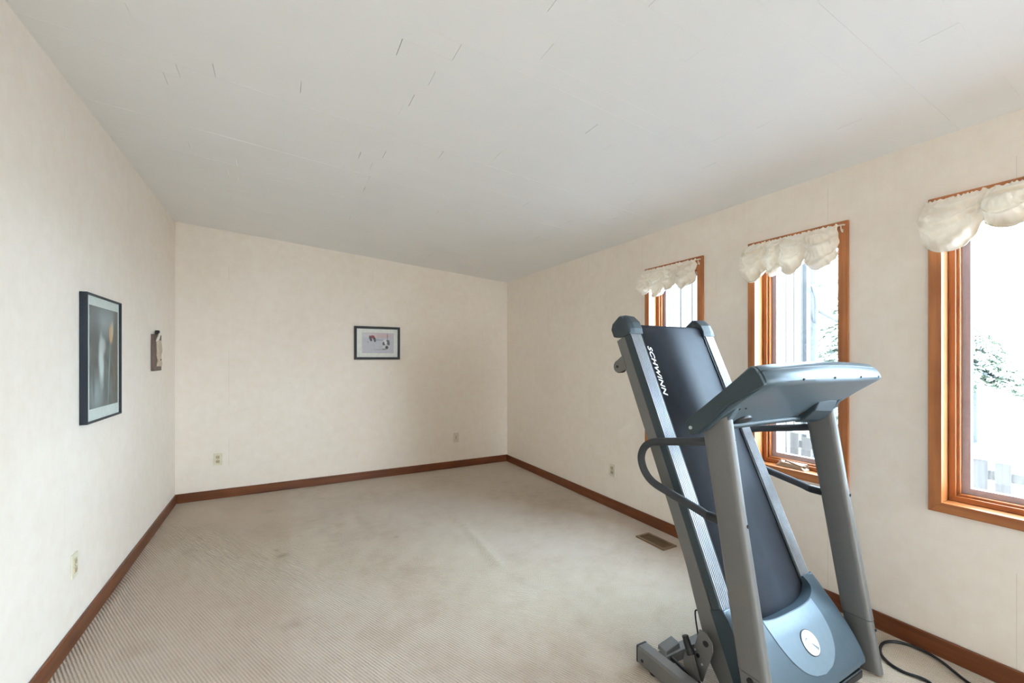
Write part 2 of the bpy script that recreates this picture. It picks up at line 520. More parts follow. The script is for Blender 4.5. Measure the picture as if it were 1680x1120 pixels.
# windows
def ring_parts(parent, name, y0, y1, z0, z1, w, x0, x1, my, mz, bevel=0.0015, joined=False):
    """four mitred boards round an opening"""
    quads = [[(y0, z0), (y1, z0), (y1 - w, z0 + w), (y0 + w, z0 + w)], [(y0, z1), (y0 + w, z1 - w), (y1 - w, z1 - w), (y1, z1)],
             [(y0, z0), (y0 + w, z0 + w), (y0 + w, z1 - w), (y0, z1)], [(y1, z0), (y1, z1), (y1 - w, z1 - w), (y1 - w, z0 + w)]]
    bmj = bmesh.new() if joined else None
    for k, q in enumerate(quads):
        bm = bmj if joined else bmesh.new()
        prism(bm, [(x0, a, b) for a, b in q], [(x1, a, b) for a, b in q])
        if not joined: build(name, bm, my if k < 2 else mz, parent, bevel=bevel)
    if joined: return build(name, bmj, mz, parent)

for i, (a, b) in enumerate(WINS):
    pos = ['far casement window nearest the far corner', 'middle casement window behind the treadmill console',
           'near casement window at the right edge of view', 'unseen casement window added beside the viewer for daylight', 'unseen rearmost casement window added behind the viewer for daylight'][i]
    w = empty('window_%d' % (i + 1), (XR, (a + b) / 2, WIN_Z0))
    tag(w, 'wood cased ' + pos, 'window', kind=STR)
    ring_parts(w, 'casing_board', a, b, WIN_Z0, WIN_Z1, CASE, XR - 0.016, XR + 0.002, M['case_y'], M['case_z'])
    a1, b1, z0, z1 = a + CASE - 0.004, b - CASE + 0.004, WIN_Z0 + CASE - 0.004, WIN_Z1 - CASE + 0.004
    ring_parts(w, 'jamb_board', a1 - 0.016, b1 + 0.016, z0 - 0.016, z1 + 0.016, 0.016, XR + 0.002, XR + WALL_T, M['case_y'], M['case_z'])
    s = empty('sash', (0, 0, 0)); s.parent = w
    ring_parts(s, 'sash_rail', a1 + 0.001, b1 - 0.001, z0 + 0.001, z1 - 0.001, 0.024, XR + 0.078, XR + 0.13, M['case_y'], M['case_z'])
    a2, b2, z2, z3 = a1 + 0.025, b1 - 0.025, z0 + 0.025, z1 - 0.025
    ring_parts(s, 'glazing_bead', a2, b2, z2, z3, 0.011, XR + 0.092, XR + 0.128, M['case_y'], M['case_z'])
    a3, b3, z4, z5 = a2 + 0.011, b2 - 0.011, z2 + 0.011, z3 - 0.011
    ring_parts(w, 'gasket', a3, b3, z4, z5, 0.028, XR + 0.118, XR + 0.150, M['gasket'], M['gasket'], joined=True)
    build('pane', newbox(XR + 0.130, XR + 0.134, a3 + 0.026, b3 - 0.026, z4 + 0.026, z5 - 0.026), M['glass'], w)
    if i == 2: continue          # its crank lies outside the photograph
    # folding crank on the sill
    cy = (a + b) / 2 + 0.045
    c = empty('crank_operator', (0, 0, 0)); c.parent = w
    zz = z0 + 0.001
    bm = bmesh.new(); prism(bm, [(XR + 0.03, cy - 0.085, zz), (XR + 0.076, cy - 0.095, zz), (XR + 0.076, cy + 0.095, zz), (XR + 0.03, cy + 0.085, zz)],
                            [(XR + 0.045, cy - 0.05, zz + 0.026), (XR + 0.076, cy - 0.08, zz + 0.034), (XR + 0.076, cy + 0.08, zz + 0.034), (XR + 0.045, cy + 0.05, zz + 0.026)])
    build('cover', bm, M['bronze'], c, bevel=0.004)
    bm = bmesh.new(); tube(bm, spline([(XR + 0.045, cy + 0.03, zz + 0.034), (XR + 0.028, cy + 0.01, zz + 0.040), (XR + 0.022, cy - 0.05, zz + 0.030), (XR + 0.024, cy - 0.09, zz + 0.022)], 5), 0.006, 10)
    build('crank_handle', bm, M['bronze'], c, smooth=True)
    bm = bmesh.new(); cyl(bm, (XR + 0.024, cy - 0.088, zz + 0.016), (XR + 0.024, cy - 0.088, zz + 0.032), 0.008, 12)
    build('knob', bm, M['bronze'], c, smooth='auto')

# ------------------------------------------------------------------ valances
def valance(win, lobes, drops, seed, label):
    a, b = win
    yc = (a + b) / 2
    root = empty('balloon_valance', (XR - 0.03, yc, 1.84))
    tag(root, label, 'valance', 'cream balloon valances over the windows')
    W0, W1 = b + 0.004, a + 0.040        # image left is the larger Y
    NU, NV = 220, 110
    top = WIN_Z1 - 0.018
    rn = random.Random(seed)
    ph = [rn.uniform(0, 6.28) for _ in range(12)]
    edges = [0.0]
    tot = sum(lobes)
    for l in lobes: edges.append(edges[-1] + l / tot)
    bm = bmesh.new()
    grid = []
    for j in range(NV + 1):
        v = j / NV
        rowv = []
        for i in range(NU + 1):
            u = i / NU
            k = max(0, min(len(lobes) - 1, next((q for q in range(len(lobes)) if u <= edges[q + 1] + 1e-9), len(lobes) - 1)))
            lu = (u - edges[k]) / (edges[k + 1] - edges[k])
            lob = max(0.0, math.sin(math.pi * lu)) ** 0.55
            dk = drops[k]
            nb = drops[max(0, k - 1)] if lu < 0.5 else drops[min(len(drops) - 1, k + 1)]
            dg = 0.62 * min(dk, nb)
            endfade = 1.0
            if (k == 0 and lu < 0.5) or (k == len(lobes) - 1 and lu >= 0.5): dg = 0.70 * dk
            L = dg + (dk - dg) * lob
            # v 0..0.8 the outer face, 0.8..1 tucked underneath and back up
            if v < 0.80:
                q = v / 0.80
                zz = L * (q - 0.10 * math.sin(math.pi * q) * lob)
                dep = 0.016 + (0.018 + 0.085 * lob) * math.sin(math.pi * 0.5 * q) ** 0.9 * (1 - 0.35 * q ** 5)
            else:
                q = (v - 0.80) / 0.20
                zz = L * (1 + 0.05 * math.sin(math.pi * q) - 0.22 * q)
                dep = (0.016 + (0.018 + 0.085 * lob) * 0.65) * (1 - 0.85 * q)
            amp = min(1, v * 5) 
            # swag folds sag from gather to gather, finer pleats fan out of each gather
            sag = v * 1.0 - 0.30 * lob * (1 - v)
            fold = math.sin(2 * math.pi * (3.3 * sag + 0.25 * math.sin(3 * u * math.pi + ph[k])) + ph[k]) * 0.016 * lob
            fold += math.sin(2 * math.pi * (6.1 * sag + 0.8 * lu) + ph[(k + 3) % 12]) * 0.0045 * lob
            gd = min(lu, 1 - lu)
            fan = math.sin(2 * math.pi * (v * 2.0 + gd * 6.0) + ph[(k + 5) % 12]) * 0.012 * math.exp(-gd * 5)
            nz = noise.noise(Vector((u * 9 + seed, v * 6, seed * 1.7))) * 0.010 + noise.noise(Vector((u * 24, v * 14 + seed, 3.1))) * 0.003
            head = math.sin(u * 150 + 3 * math.sin(u * 31)) * 0.004 * max(0, 1 - v * 9) + math.sin(u * 87 + 1) * 0.003 * max(0, 1 - v * 6)
            dep += (fold + fan + nz) * amp + head
            zz += (noise.noise(Vector((u * 7, v * 5, seed + 9.3))) * 0.014) * amp
            uy = u + 0.012 * math.sin(2 * math.pi * v * 1.5 + k) * math.sin(math.pi * u)
            side = (0.020 if u < 0.5 else -0.012) * (abs(u - 0.5) * 2) ** 6 * math.sin(math.pi * min(1, v * 1.1))
            yy = W0 + (W1 - W0) * uy + side + noise.noise(Vector((v * 7, seed, u * 5))) * 0.006
            rowv.append(bm.verts.new((XR - 0.022 - max(0.002, dep), yy, top + (0.003 * math.sin(u * 170 + 4 * math.sin(u * 23)) + 0.006 * noise.noise(Vector((u * 40, seed, 0)))) * max(0, 1 - v * 14) - zz)))
        grid.append(rowv)
    for j in range(NV):
        for i in range(NU):
            bm.faces.new([grid[j][i], grid[j][i + 1], grid[j + 1][i + 1], grid[j + 1][i]])
    build('fabric', bm, M['satin'], root, smooth=True)
    bm = bmesh.new(); tube(bm, [(XR - 0.017, a + 0.015, top - 0.006), (XR - 0.028, a + 0.019, top - 0.006), (XR - 0.030, b - 0.008, top - 0.006), (XR - 0.017, b - 0.004, top - 0.006)], 0.004, 10)
    build('curtain_rod', bm, M['white_metal'], root, smooth=True)
    bm = bmesh.new(); tube(bm, spline([(XR - 0.018, a + 0.026, top - 0.002), (XR - 0.030, a + 0.026, top - 0.010), (XR - 0.034, a + 0.022, top - 0.035), (XR - 0.026, a + 0.020, top - 0.045), (XR - 0.022, a + 0.022, top - 0.028)], 5), 0.003, 8)
    build('hook', bm, M['white_metal'], root, smooth=True)
valance(WINS[0], [1.0, 1.1, 0.9, 1.2], [0.215, 0.245, 0.205, 0.210], 3, 'cream satin balloon valance over the far window above the treadmill deck')
valance(WINS[1], [1.25, 0.65, 1.1, 1.2], [0.248, 0.240, 0.236, 0.238], 5, 'cream satin balloon valance over the middle window above the treadmill console')
valance(WINS[2], [1.2, 1.0, 1.1], [0.248, 0.200, 0.23], 9, 'cream satin balloon valance over the near window, cut by the photo edge')

# ------------------------------------------------------------------ pictures on the walls
# left wall picture: hangs slightly off the wall
y0, y1, z0, z1, dpt = 2.875, 3.395, 1.040, 1.706, 0.032
p = empty('framed_print', (XL, (y0 + y1) / 2, z0)); tag(p, 'tall framed grey abstract print on the left wall', 'picture')
ring_parts(p, 'frame_rail', y0, y1, z0, z1, 0.008, XL + 0.001, XL + dpt, M['blueframe'], M['blueframe'])
build('mat_board', newbox(XL + 0.012, XL + 0.020, y0 + 0.010, y1 - 0.010, z0 + 0.010, z1 - 0.010), M['mat'], p)
aw, az0, az1 = 0.425, 1.110, 1.648
ya0 = 2.935; ya1 = ya0 + aw
art = print_mat('abstract_print', srgb(100, 105, 106), [
    (0.0, 0.20, 0.25, 0.09, 0.1, srgb(178, 188, 194), .9, .8), (-0.14, 0.12, 0.09, 0.16, 0, srgb(92, 96, 96), .8, .7),
    (0.19, 0.0, 0.075, 0.34, 0, srgb(98, 90, 80), .5, .8), (-0.05, -0.02, 0.042, 0.15, 0.05, srgb(222, 232, 234), .5, .95),
    (-0.03, 0.06, 0.05, 0.05, 0, srgb(206, 212, 212), .5, .8), (0.10, 0.135, 0.032, 0.062, 0, srgb(226, 178, 130), .3, 1),
    (0.12, 0.16, 0.020, 0.05, 0, srgb(214, 206, 190), .4, .8), (-0.12, -0.20, 0.10, 0.10, 0.3, srgb(170, 182, 188), .9, .8),
    (-0.16, -0.12, 0.016, 0.14, 0.05, srgb(84, 92, 96), .6, .7), (0.02, -0.18, 0.018, 0.12, -0.08, srgb(96, 104, 106), .6, .7),
    (0.07, -0.08, 0.012, 0.22, -0.1, srgb(156, 172, 172), .7, .8), (0.155, -0.12, 0.010, 0.10, 0.05, srgb(150, 118, 84), .6, .6)], 1, 2, 0.40, 16)
build('print', newbox(XL + 0.0195, XL + 0.0215, ya0, ya1, az0, az1), art, p, origin=(XL + 0.02, (ya0 + ya1) / 2, (az0 + az1) / 2))
build('glazing', newbox(XL + 0.026, XL + 0.028, y0 + 0.010, y1 - 0.010, z0 + 0.010, z1 - 0.010), glass('picture_glass', 0.05), p)

# far wall picture, hanging a touch crooked
x0, x1, z0, z1 = 0.722, 1.232, 1.362, 1.740
p = empty('framed_photograph', ((x0 + x1) / 2, YB, z0)); tag(p, 'small black framed sports photograph on the far wall', 'picture')
w = 0.027
for q in ([(x0, z0), (x1, z0), (x1 - w, z0 + w), (x0 + w, z0 + w)], [(x0, z1), (x0 + w, z1 - w), (x1 - w, z1 - w), (x1, z1)],
          [(x0, z0), (x0 + w, z0 + w), (x0 + w, z1 - w), (x0, z1)], [(x1, z0), (x1, z1), (x1 - w, z1 - w), (x1 - w, z0 + w)]):
    bm = bmesh.new(); prism(bm, [(a, YB - 0.024, b) for a, b in q], [(a, YB - 0.001, b) for a, b in q])
    build('frame_rail', bm, M['blackframe'], p, bevel=0.002)
build('mat_board', newbox(x0 + 0.02, x1 - 0.02, YB - 0.014, YB - 0.006, z0 + 0.02, z1 - 0.02), M['mat'], p)
bx0, bx1, bz0, bz1 = x0 + 0.082, x1 - 0.072, z0 + 0.072, z1 - 0.070
build('inner_mat', newbox(bx0 - 0.010, bx1 + 0.010, YB - 0.018, YB - 0.013, bz0 - 0.010, bz1 + 0.010), plain('cream_mat', srgb(238, 236, 226), 0.7), p, bevel=0.002)
black, white, red = srgb(34, 32, 36), srgb(232, 232, 234), srgb(150, 40, 62)
art = print_mat('sports_photo', srgb(196, 196, 206), [
    (0.02, 0.085, 0.19, 0.030, 0, srgb(206, 176, 178), .5, .8), (-0.10, 0.085, 0.10, 0.03, 0, srgb(216, 214, 216), .5, .7),
    (-0.085, 0.055, 0.016, 0.034, 0.3, black, .3, .9), (-0.060, 0.070, 0.026, 0.020, -0.5, red, .3, .95), (-0.040, 0.045, 0.017, 0.022, 0.5, black, .3, .9),
    (-0.078, 0.030, 0.015, 0.012, 0, black, .3, .9), (-0.036, 0.022, 0.014, 0.010, 0, black, .3, .9), (0.00, 0.035, 0.07, 0.006, 0, srgb(120, 122, 128), .5, .7),
    (0.105, 0.075, 0.0035, 0.045, 0, black, .3, .9), (0.085, 0.020, 0.030, 0.022, 0, white, .3, .9), (0.065, -0.005, 0.020, 0.024, 0, black, .3, .85),
    (0.085, 0.004, 0.016, 0.022, 0, white, .3, .9), (0.115, 0.002, 0.018, 0.030, 0.2, srgb(70, 70, 76), .3, .9), (0.108, 0.028, 0.022, 0.010, 0, srgb(60, 62, 66), .3, .9),
    (0.085, -0.052, 0.040, 0.028, 0, srgb(210, 210, 212), .3, .9), (0.098, -0.050, 0.020, 0.022, 0, black, .3, .95), (0.065, -0.070, 0.024, 0.008, 0, black, .4, .8),
    (-0.115, 0.012, 0.006, 0.005, 0, black, .3, .9), (0.03, -0.075, 0.09, 0.006, 0, srgb(150, 150, 158), .5, .7)], 0, 2, 0.05, 30)
build('photograph', newbox(bx0, bx1, YB - 0.0195, YB - 0.0178, bz0, bz1), art, p, origin=((bx0 + bx1) / 2, YB - 0.019, (bz0 + bz1) / 2))

# carved plaque near the corner
y0, y1, z0, z1 = 4.195, 4.420, 1.276, 1.562
p = empty('carved_plaque', (XL, (y0 + y1) / 2, z0)); tag(p, 'small dark wooden plaque with pale carved figure near the far corner', 'wall plaque')
bm = newbox(XL + 0.001, XL + 0.022, y0, y1, z0, z1); build('backing_board', bm, M['plaque'], p, bevel=0.003)
bm = bmesh.new()
yc, zcen = (y0 + y1) / 2 + 0.01, (z0 + z1) / 2
prof = [(0.098, 0.030), (0.085, 0.050), (0.050, 0.060), (0.015, 0.062), (-0.020, 0.050), (-0.045, 0.040), (-0.060, 0.030), (-0.072, 0.048), (-0.090, 0.058), (-0.108, 0.056)]
rings = []
for zz, hw in prof:
    rings.append([(XL + 0.020 + 0.024 * math.sin(math.pi * t) * (0.6 + hw * 6) , yc - hw * math.cos(math.pi * t) + 0.012 * math.sin(zz * 60), zcen + zz) for t in [k / 10 for k in range(11)]])
loft(bm, rings, closed=True)
build('carved_figure', bm, M['carving'], p, smooth=True)
for (fy, fz, r) in ((yc - 0.01, zcen + 0.012, 0.007), (yc - 0.004, zcen - 0.055, 0.008)):
    bm = bmesh.new(); bmesh.ops.create_uvsphere(bm, u_segments=10, v_segments=8, radius=r, matrix=Matrix.Translation((XL + 0.036, fy, fz)))
    build('knot', bm, M['plaque'], p, smooth=True)
bm = bmesh.new(); tube(bm, spline([(XL + 0.030, y0 + 0.020, z1 - 0.055), (XL + 0.036, y0 + 0.040, z1 - 0.035), (XL + 0.034, y0 + 0.090, z1 - 0.002), (XL + 0.030, y0 + 0.115, z1 + 0.010)], 5), [0.004, 0.006, 0.008, 0.009, 0.010, 0.010, 0.010, 0.009, 0.009, 0.008, 0.008, 0.007, 0.006, 0.005, 0.005, 0.004], 8)
build('feather', bm, M['white_metal'], p, smooth=True)
bm = bmesh.new(); prism(bm, [(XL + 0.004, y0 + 0.105, z1 - 0.03), (XL + 0.004, y0 + 0.150, z1 - 0.03), (XL + 0.004, y0 + 0.145, z1 + 0.035), (XL + 0.004, y0 + 0.112, z1 + 0.035)],
                        [(XL + 0.028, y0 + 0.105, z1 - 0.03), (XL + 0.028, y0 + 0.150, z1 - 0.03), (XL + 0.028, y0 + 0.145, z1 + 0.035), (XL + 0.028, y0 + 0.112, z1 + 0.035)])
build('hanger_peg', bm, M['blackframe'], p, bevel=0.003)

# ------------------------------------------------------------------ wall outlets and the floor vent
def outlet(center, normal, label, plate, sockets=True, jack=False):
    """normal: 'x+', 'x-', 'y-' = direction the plate faces"""
    def T(u, d, v):
        cx, cy, cz = center
        if normal == 'x+': return (cx + d, cy + u, cz + v)
        if normal == 'x-': return (cx - d, cy - u, cz + v)
        return (cx + u, cy - d, cz + v)
    def bx(u0, u1, d0, d1, v0, v1):
        bm = bmesh.new()
        prism(bm, [T(u0, d0, v0), T(u1, d0, v0), T(u1, d0, v1), T(u0, d0, v1)], [T(u0, d1, v0), T(u1, d1, v0), T(u1, d1, v1), T(u0, d1, v1)])
        return bm
    r = empty('wall_outlet', center); tag(r, label, 'outlet', 'outlets on the papered walls')
    build('cover_plate', bx(-0.036, 0.036, 0.0005, 0.006, -0.058, 0.058), plate, r, bevel=0.002)
    if sockets:
        for v in (-0.021, 0.021):
            s = build('socket', bx(-0.016, 0.016, 0.005, 0.009, v - 0.015, v + 0.015), M['slot'], r, bevel=0.003)
            for u in (-0.007, 0.007):
                build('slot', bx(u - 0.0015, u + 0.0015, 0.0088, 0.0094, v - 0.004, v + 0.006), M['darkslot'], s)
            build('slot', bx(-0.002, 0.002, 0.0088, 0.0094, v - 0.011, v - 0.007), M['darkslot'], s)
        bm = bmesh.new(); cyl(bm, T(0, 0.005, 0), T(0, 0.0075, 0), 0.003, 10); build('screw', bm, M['bronze'], r)
    if jack:
        build('jack', bx(-0.008, 0.008, 0.005, 0.008, -0.018, 0.022), M['slot'], r, bevel=0.001)
outlet((XL, 2.815, 0.372), 'x+', 'ivory outlet low on the left wall near the viewer', M['ivory'])
outlet((-0.545, YB, 0.384), 'y-', 'ivory outlet on the far wall near the left corner', M['ivory'])
outlet((1.94, YB, 0.378), 'y-', 'papered-over jack plate on the far wall near the right corner', M['papered'], False, True)
outlet((XR, 2.981, 0.352), 'x-', 'papered-over outlet on the window wall left of the treadmill', M['papered'])

v = empty('floor_vent', (2.467, 2.282, 0.0)); tag(v, 'brown metal floor register in the carpet by the window wall', 'vent')
X0, X1, Y0, Y1 = 2.398, 2.535, 2.147, 2.417
bm = bmesh.new()
fw = 0.020
for a in ((X0, X1, Y0, Y0 + fw), (X0, X1, Y1 - fw, Y1), (X0, X0 + fw, Y0 + fw, Y1 - fw), (X1 - fw, X1, Y0 + fw, Y1 - fw)):
    box(bm, a[0], a[1], a[2], a[3], 0.0, 0.010)
build('vent_frame', bm, M['vent'], v)
build('duct', newbox(X0 + fw, X1 - fw, Y0 + fw, Y1 - fw, 0.0, 0.002), M['ventdark'], v)
k = Y0 + fw + 0.008
while k < Y1 - fw - 0.004:
    build('louver', newbox(X0 + fw, X1 - fw, k, k + 0.0035, 0.002, 0.008), M['vent'], v); k += 0.0125
build('louver_bar', newbox((X0 + X1) / 2 - 0.003, (X0 + X1) / 2 + 0.003, Y0 + fw, Y1 - fw, 0.006, 0.009), M['vent'], v)

# ------------------------------------------------------------------ the folded treadmill
CX = 1.895
tm = empty('treadmill', (CX, 1.0, 0.0))
tag(tm, 'grey and blue folding treadmill with its deck folded upright', 'treadmill')
ALPHA = math.atan(0.445)
SA, CA = math.sin(ALPHA), math.cos(ALPHA)
def D(x, s, n):                  # deck coordinates: across, up the deck, out of the walking surface
    return (CX + x, 1.105 + s * SA - n * CA, 0.345 + s * CA + n * SA)
def dbox(x0, x1, s0, s1, n0, n1):
    bm = bmesh.new()
    prism(bm, [D(x0, s0, n0), D(x1, s0, n0), D(x1, s1, n0), D(x0, s1, n0)], [D(x0, s0, n1), D(x1, s0, n1), D(x1, s1, n1), D(x0, s1, n1)])
    return bm
def dprism(poly, x0, x1):
    bm = bmesh.new()
    prism(bm, [D(x0, s, n) for s, n in poly], [D(x1, s, n) for s, n in poly]); return bm

# base on the carpet
for sd in (-1, 1):
    xa, xb = (CX - 0.495, CX - 0.435) if sd < 0 else (CX + 0.435, CX + 0.495)
    r = build('base_rail', newbox(xa, xb, 0.93, 1.405, 0.012, 0.088), M['tgrey'], tm, bevel=0.010, seg=3)
    for ya, yb in ((1.398, 1.420), (0.915, 0.937)):
        build('end_cap', newbox(xa, xb, ya, yb - 0.008, 0.011, 0.089), M['black'], r, bevel=0.008)
    for yy in (1.33, 1.00):
        bm = bmesh.new(); cyl(bm, ((xa + xb) / 2, yy, 0.0), ((xa + xb) / 2, yy, 0.014), 0.020, 16); build('foot_pad', bm, M['black'], r)
    bm = bmesh.new(); cyl(bm, (xa - 0.003, 1.372, 0.038), (xa + 0.004, 1.372, 0.038), 0.007, 10); build('bolt', bm, M['black'], r)
build('cross_bar', newbox(CX - 0.436, CX + 0.436, 1.292, 1.338, 0.038, 0.084), M['tgrey'], tm, bevel=0.004)
build('cross_bar', newbox(CX - 0.436, CX + 0.436, 0.94, 0.99, 0.030, 0.080), M['tgrey'], tm, bevel=0.004)
build('motor_pan', newbox(CX - 0.27, CX + 0.27, 0.87, 1.12, 0.020, 0.055), M['black'], tm, bevel=0.006)

# deck steel frame
fpoly = [(1.275, -0.047), (0.4, -0.050), (0.0, -0.057), (-0.30, -0.058), (-0.30, -0.130), (-0.20, -0.154), (0.0, -0.136), (0.18, -0.118), (0.40, -0.112), (1.275, -0.112)]
for sd in (-1, 1):
    xs = (-0.320, -0.283) if sd < 0 else (0.283, 0.320)
    fr = build('deck_side_frame', dprism(fpoly, *xs), M['tgrey'], tm, bevel=0.003)
    # transport wheel tab behind the top of the frame
    xo = -0.322 if sd < 0 else 0.316
    tabp = [(1.188, -0.100), (1.180, -0.150)] + [(1.148 + 0.032 * math.cos(t), -0.158 + 0.032 * math.sin(t)) for t in [math.radians(a) for a in range(0, -181, -20)]] + [(1.110, -0.100)]
    build('wheel_tab', dprism(tabp, xo, xo + 0.006), M['tgrey'], tm, bevel=0.001)
    bm = bmesh.new(); cyl(bm, D(xo + 0.008, 1.148, -0.160), D(xo + 0.034, 1.148, -0.160), 0.034, 24)
    wh = build('transport_wheel', bm, M['black'], tm, smooth='auto')
    bm = bmesh.new(); cyl(bm, D(xo - 0.004, 1.148, -0.160), D(xo + 0.010, 1.148, -0.160), 0.007, 12); build('axle', bm, M['black'], wh)
build('deck_board', dbox(-0.283, 0.283, -0.10, 1.285, -0.052, -0.034), M['black'], tm)
for s in (0.25, 0.65, 1.05):
    build('deck_cross_brace', dbox(-0.283, 0.283, s, s + 0.04, -0.100, -0.054), M['tgrey'], tm, bevel=0.002)

# foot rails with ribbed inserts
for sd in (-1, 1):
    xa, xb = (-0.327, -0.250) if sd < 0 else (0.250, 0.327)
    r = build('foot_rail', dbox(xa, xb, 0.0, 1.266, -0.046, -0.003), M['tdark'], tm, bevel=0.003)
    bm = bmesh.new()
    n = 7
    for k in range(n):
        w = (xb - xa - 0.008) / n
        x0 = xa + 0.004 + k * w
        prism(bm, [D(x0 + w * 0.28, 0.004, -0.003), D(x0 + w * 0.72, 0.004, -0.003), D(x0 + w * 0.72, 1.264, -0.003), D(x0 + w * 0.28, 1.264, -0.003)],
              [D(x0 + w * 0.30, 0.004, 0.0012), D(x0 + w * 0.70, 0.004, 0.0012), D(x0 + w * 0.70, 1.264, 0.0012), D(x0 + w * 0.30, 1.264, 0.0012)])
    build('ribbed_insert', bm, M['rib'], r)
    xe = (-0.250, -0.243) if sd < 0 else (0.243, 0.250)
    build('edge_strip', dbox(xe[0], xe[1], -0.05, 1.266, -0.034, -0.004), M['black'], r)

# walking belt round the end rollers
bm = bmesh.new()
rc, rr, sfront = (1.303, -0.040), 0.032, -0.12
pts = [(sfront + (rc[0] - sfront) * k / 24, rc[1] + rr) for k in range(24)]
pts += [(rc[0] + rr * math.sin(t), rc[1] + rr * math.cos(t)) for t in [math.pi * k / 16 for k in range(17)]]
pts += [(rc[0] - (rc[0] - sfront) * k / 12, rc[1] - rr) for k in range(1, 13)]
pts += [(sfront - rr * math.sin(t), rc[1] - rr * math.cos(t)) for t in [math.pi * k / 12 for k in range(1, 12)]]
inner = []
outer = [(s, n) for s, n in pts]
R = []
for x in (-0.243, 0.243):
    R.append([bm.verts.new(D(x, s, n)) for s, n in outer])
N = len(outer)
for k in range(N):
    j = (k + 1) % N
    bm.faces.new([R[0][k], R[0][j], R[1][j], R[1][k]])
belt = build('walking_belt', bm, M['belt'], tm, smooth=True)
so = belt.modifiers.new('thickness', 'SOLIDIFY'); so.thickness = 0.003; so.offset = -1
bm = bmesh.new(); cyl(bm, D(-0.262, rc[0], rc[1]), D(0.262, rc[0], rc[1]), 0.027, 24)
build('rear_roller', bm, M['rib'], tm, smooth='auto')

# lettering on the belt
cu = bpy.data.curves.new('lettering', 'FONT')
cu.body = 'SCHWINN'; cu.size = 0.050; cu.shear = 0.28; cu.offset = 0.0012; cu.extrude = 0.0004; cu.space_character = 1.08
tx = bpy.data.objects.new('lettering_curve', cu); COL.objects.link(tx)
dg = bpy.context.evaluated_depsgraph_get()
me = bpy.data.meshes.new_from_object(tx.evaluated_get(dg))
bpy.data.objects.remove(tx)
xsv = [v.co.x for v in me.vertices]; ysv = [v.co.y for v in me.vertices]
lw, lh = max(xsv) - min(xsv), max(ysv) - min(ysv)
tl = Vector(worldloc(belt))
for v in me.vertices:
    u = (v.co.x - min(xsv)) / lw; hgt = (v.co.y - min(ysv)) / lh
    v.co = Vector(D(-0.229 + 0.029 * hgt, 1.198 - 0.273 * u, -0.0072 + v.co.z)) - tl
me.materials.append(M['print'])
lt = bpy.data.objects.new('lettering', me); COL.objects.link(lt); lt.parent = belt
lt['label'] = 'white slanted capital lettering down the belt edge'

# end caps of the deck
cpoly = [(1.262, 0.003), (1.268, -0.050), (1.300, -0.122), (1.345, -0.124), (1.372, -0.100), (1.388, -0.035), (1.378, -0.012), (1.330, 0.012), (1.290, 0.014)]
for sd in (-1, 1):
    xo, xm_, xi = (-0.333, -0.300, -0.240) if sd < 0 else (0.333, 0.300, 0.240)
    bm = bmesh.new()
    cs = (1.325, -0.05)
    def sh(p, k): return (cs[0] + (p[0] - cs[0]) * k if p[0] > 1.30 else p[0], cs[1] + (p[1] - cs[1]) * (k if p[0] > 1.27 else 1))
    loft(bm, [[D(xo, *sh(p, 0.86)) for p in cpoly], [D(xo - sd * 0.010, *sh(p, 0.95)) for p in cpoly], [D(xm_, *p) for p in cpoly], [D(xi, *sh(p, 0.93)) for p in cpoly]])
    build('end_cap', bm, M['tdark'] if sd < 0 else M['tdark'], tm, bevel=0.003, angle=20)

# motor hood
def hood_n(s):
    tab = [(0.012, 0.006), (0.0, 0.014), (-0.03, 0.036), (-0.06, 0.050), (-0.09, 0.061), (-0.13, 0.075), (-0.19, 0.090), (-0.24, 0.100), (-0.29, 0.106), (-0.325, 0.106), (-0.345, 0.098), (-0.352, 0.080)]
    for (a, na), (b, nb) in zip(tab[:-1], tab[1:]):
        if a >= s >= b: return na + (nb - na) * (a - s) / (a - b)
    return tab[0][1] if s > 0 else tab[-1][1]
def hood_top(x):                 # U-shaped throat where the belt runs under the hood
    ax = abs(x)
    if ax >= 0.252: return 0.006
    t = ax / 0.252
    return -0.078 + 0.076 * (1 - math.sqrt(max(0.0, 1 - t ** 3.2)))
bm = bmesh.new()
XS = sorted(set([-0.330, -0.326, -0.318, -0.305] + [-0.29 + 0.58 * k / 58 for k in range(59)] + [-0.2521, 0.2521] + [0.305, 0.318, 0.326, 0.330]))
NS = 36
G = []
for x in XS:
    colv = []
    st = hood_top(x)
    edge = max(0.0, (abs(x) - 0.295) / 0.035)
    drop = 0.030 * edge ** 2.2
    for k in range(NS + 1):
        s = st + (-0.352 - st) * k / NS
        colv.append(bm.verts.new(D(x, s, hood_n(s) - drop * min(1, (0.012 - s) / 0.08) + 0.006 * (1 - (x / 0.33) ** 2) * min(1, max(0, -s - 0.08) / 0.1))))
    G.append(colv)
for i in range(len(XS) - 1):
    for k in range(NS):
        bm.faces.new([G[i][k], G[i + 1][k], G[i + 1][k + 1], G[i][k + 1]])
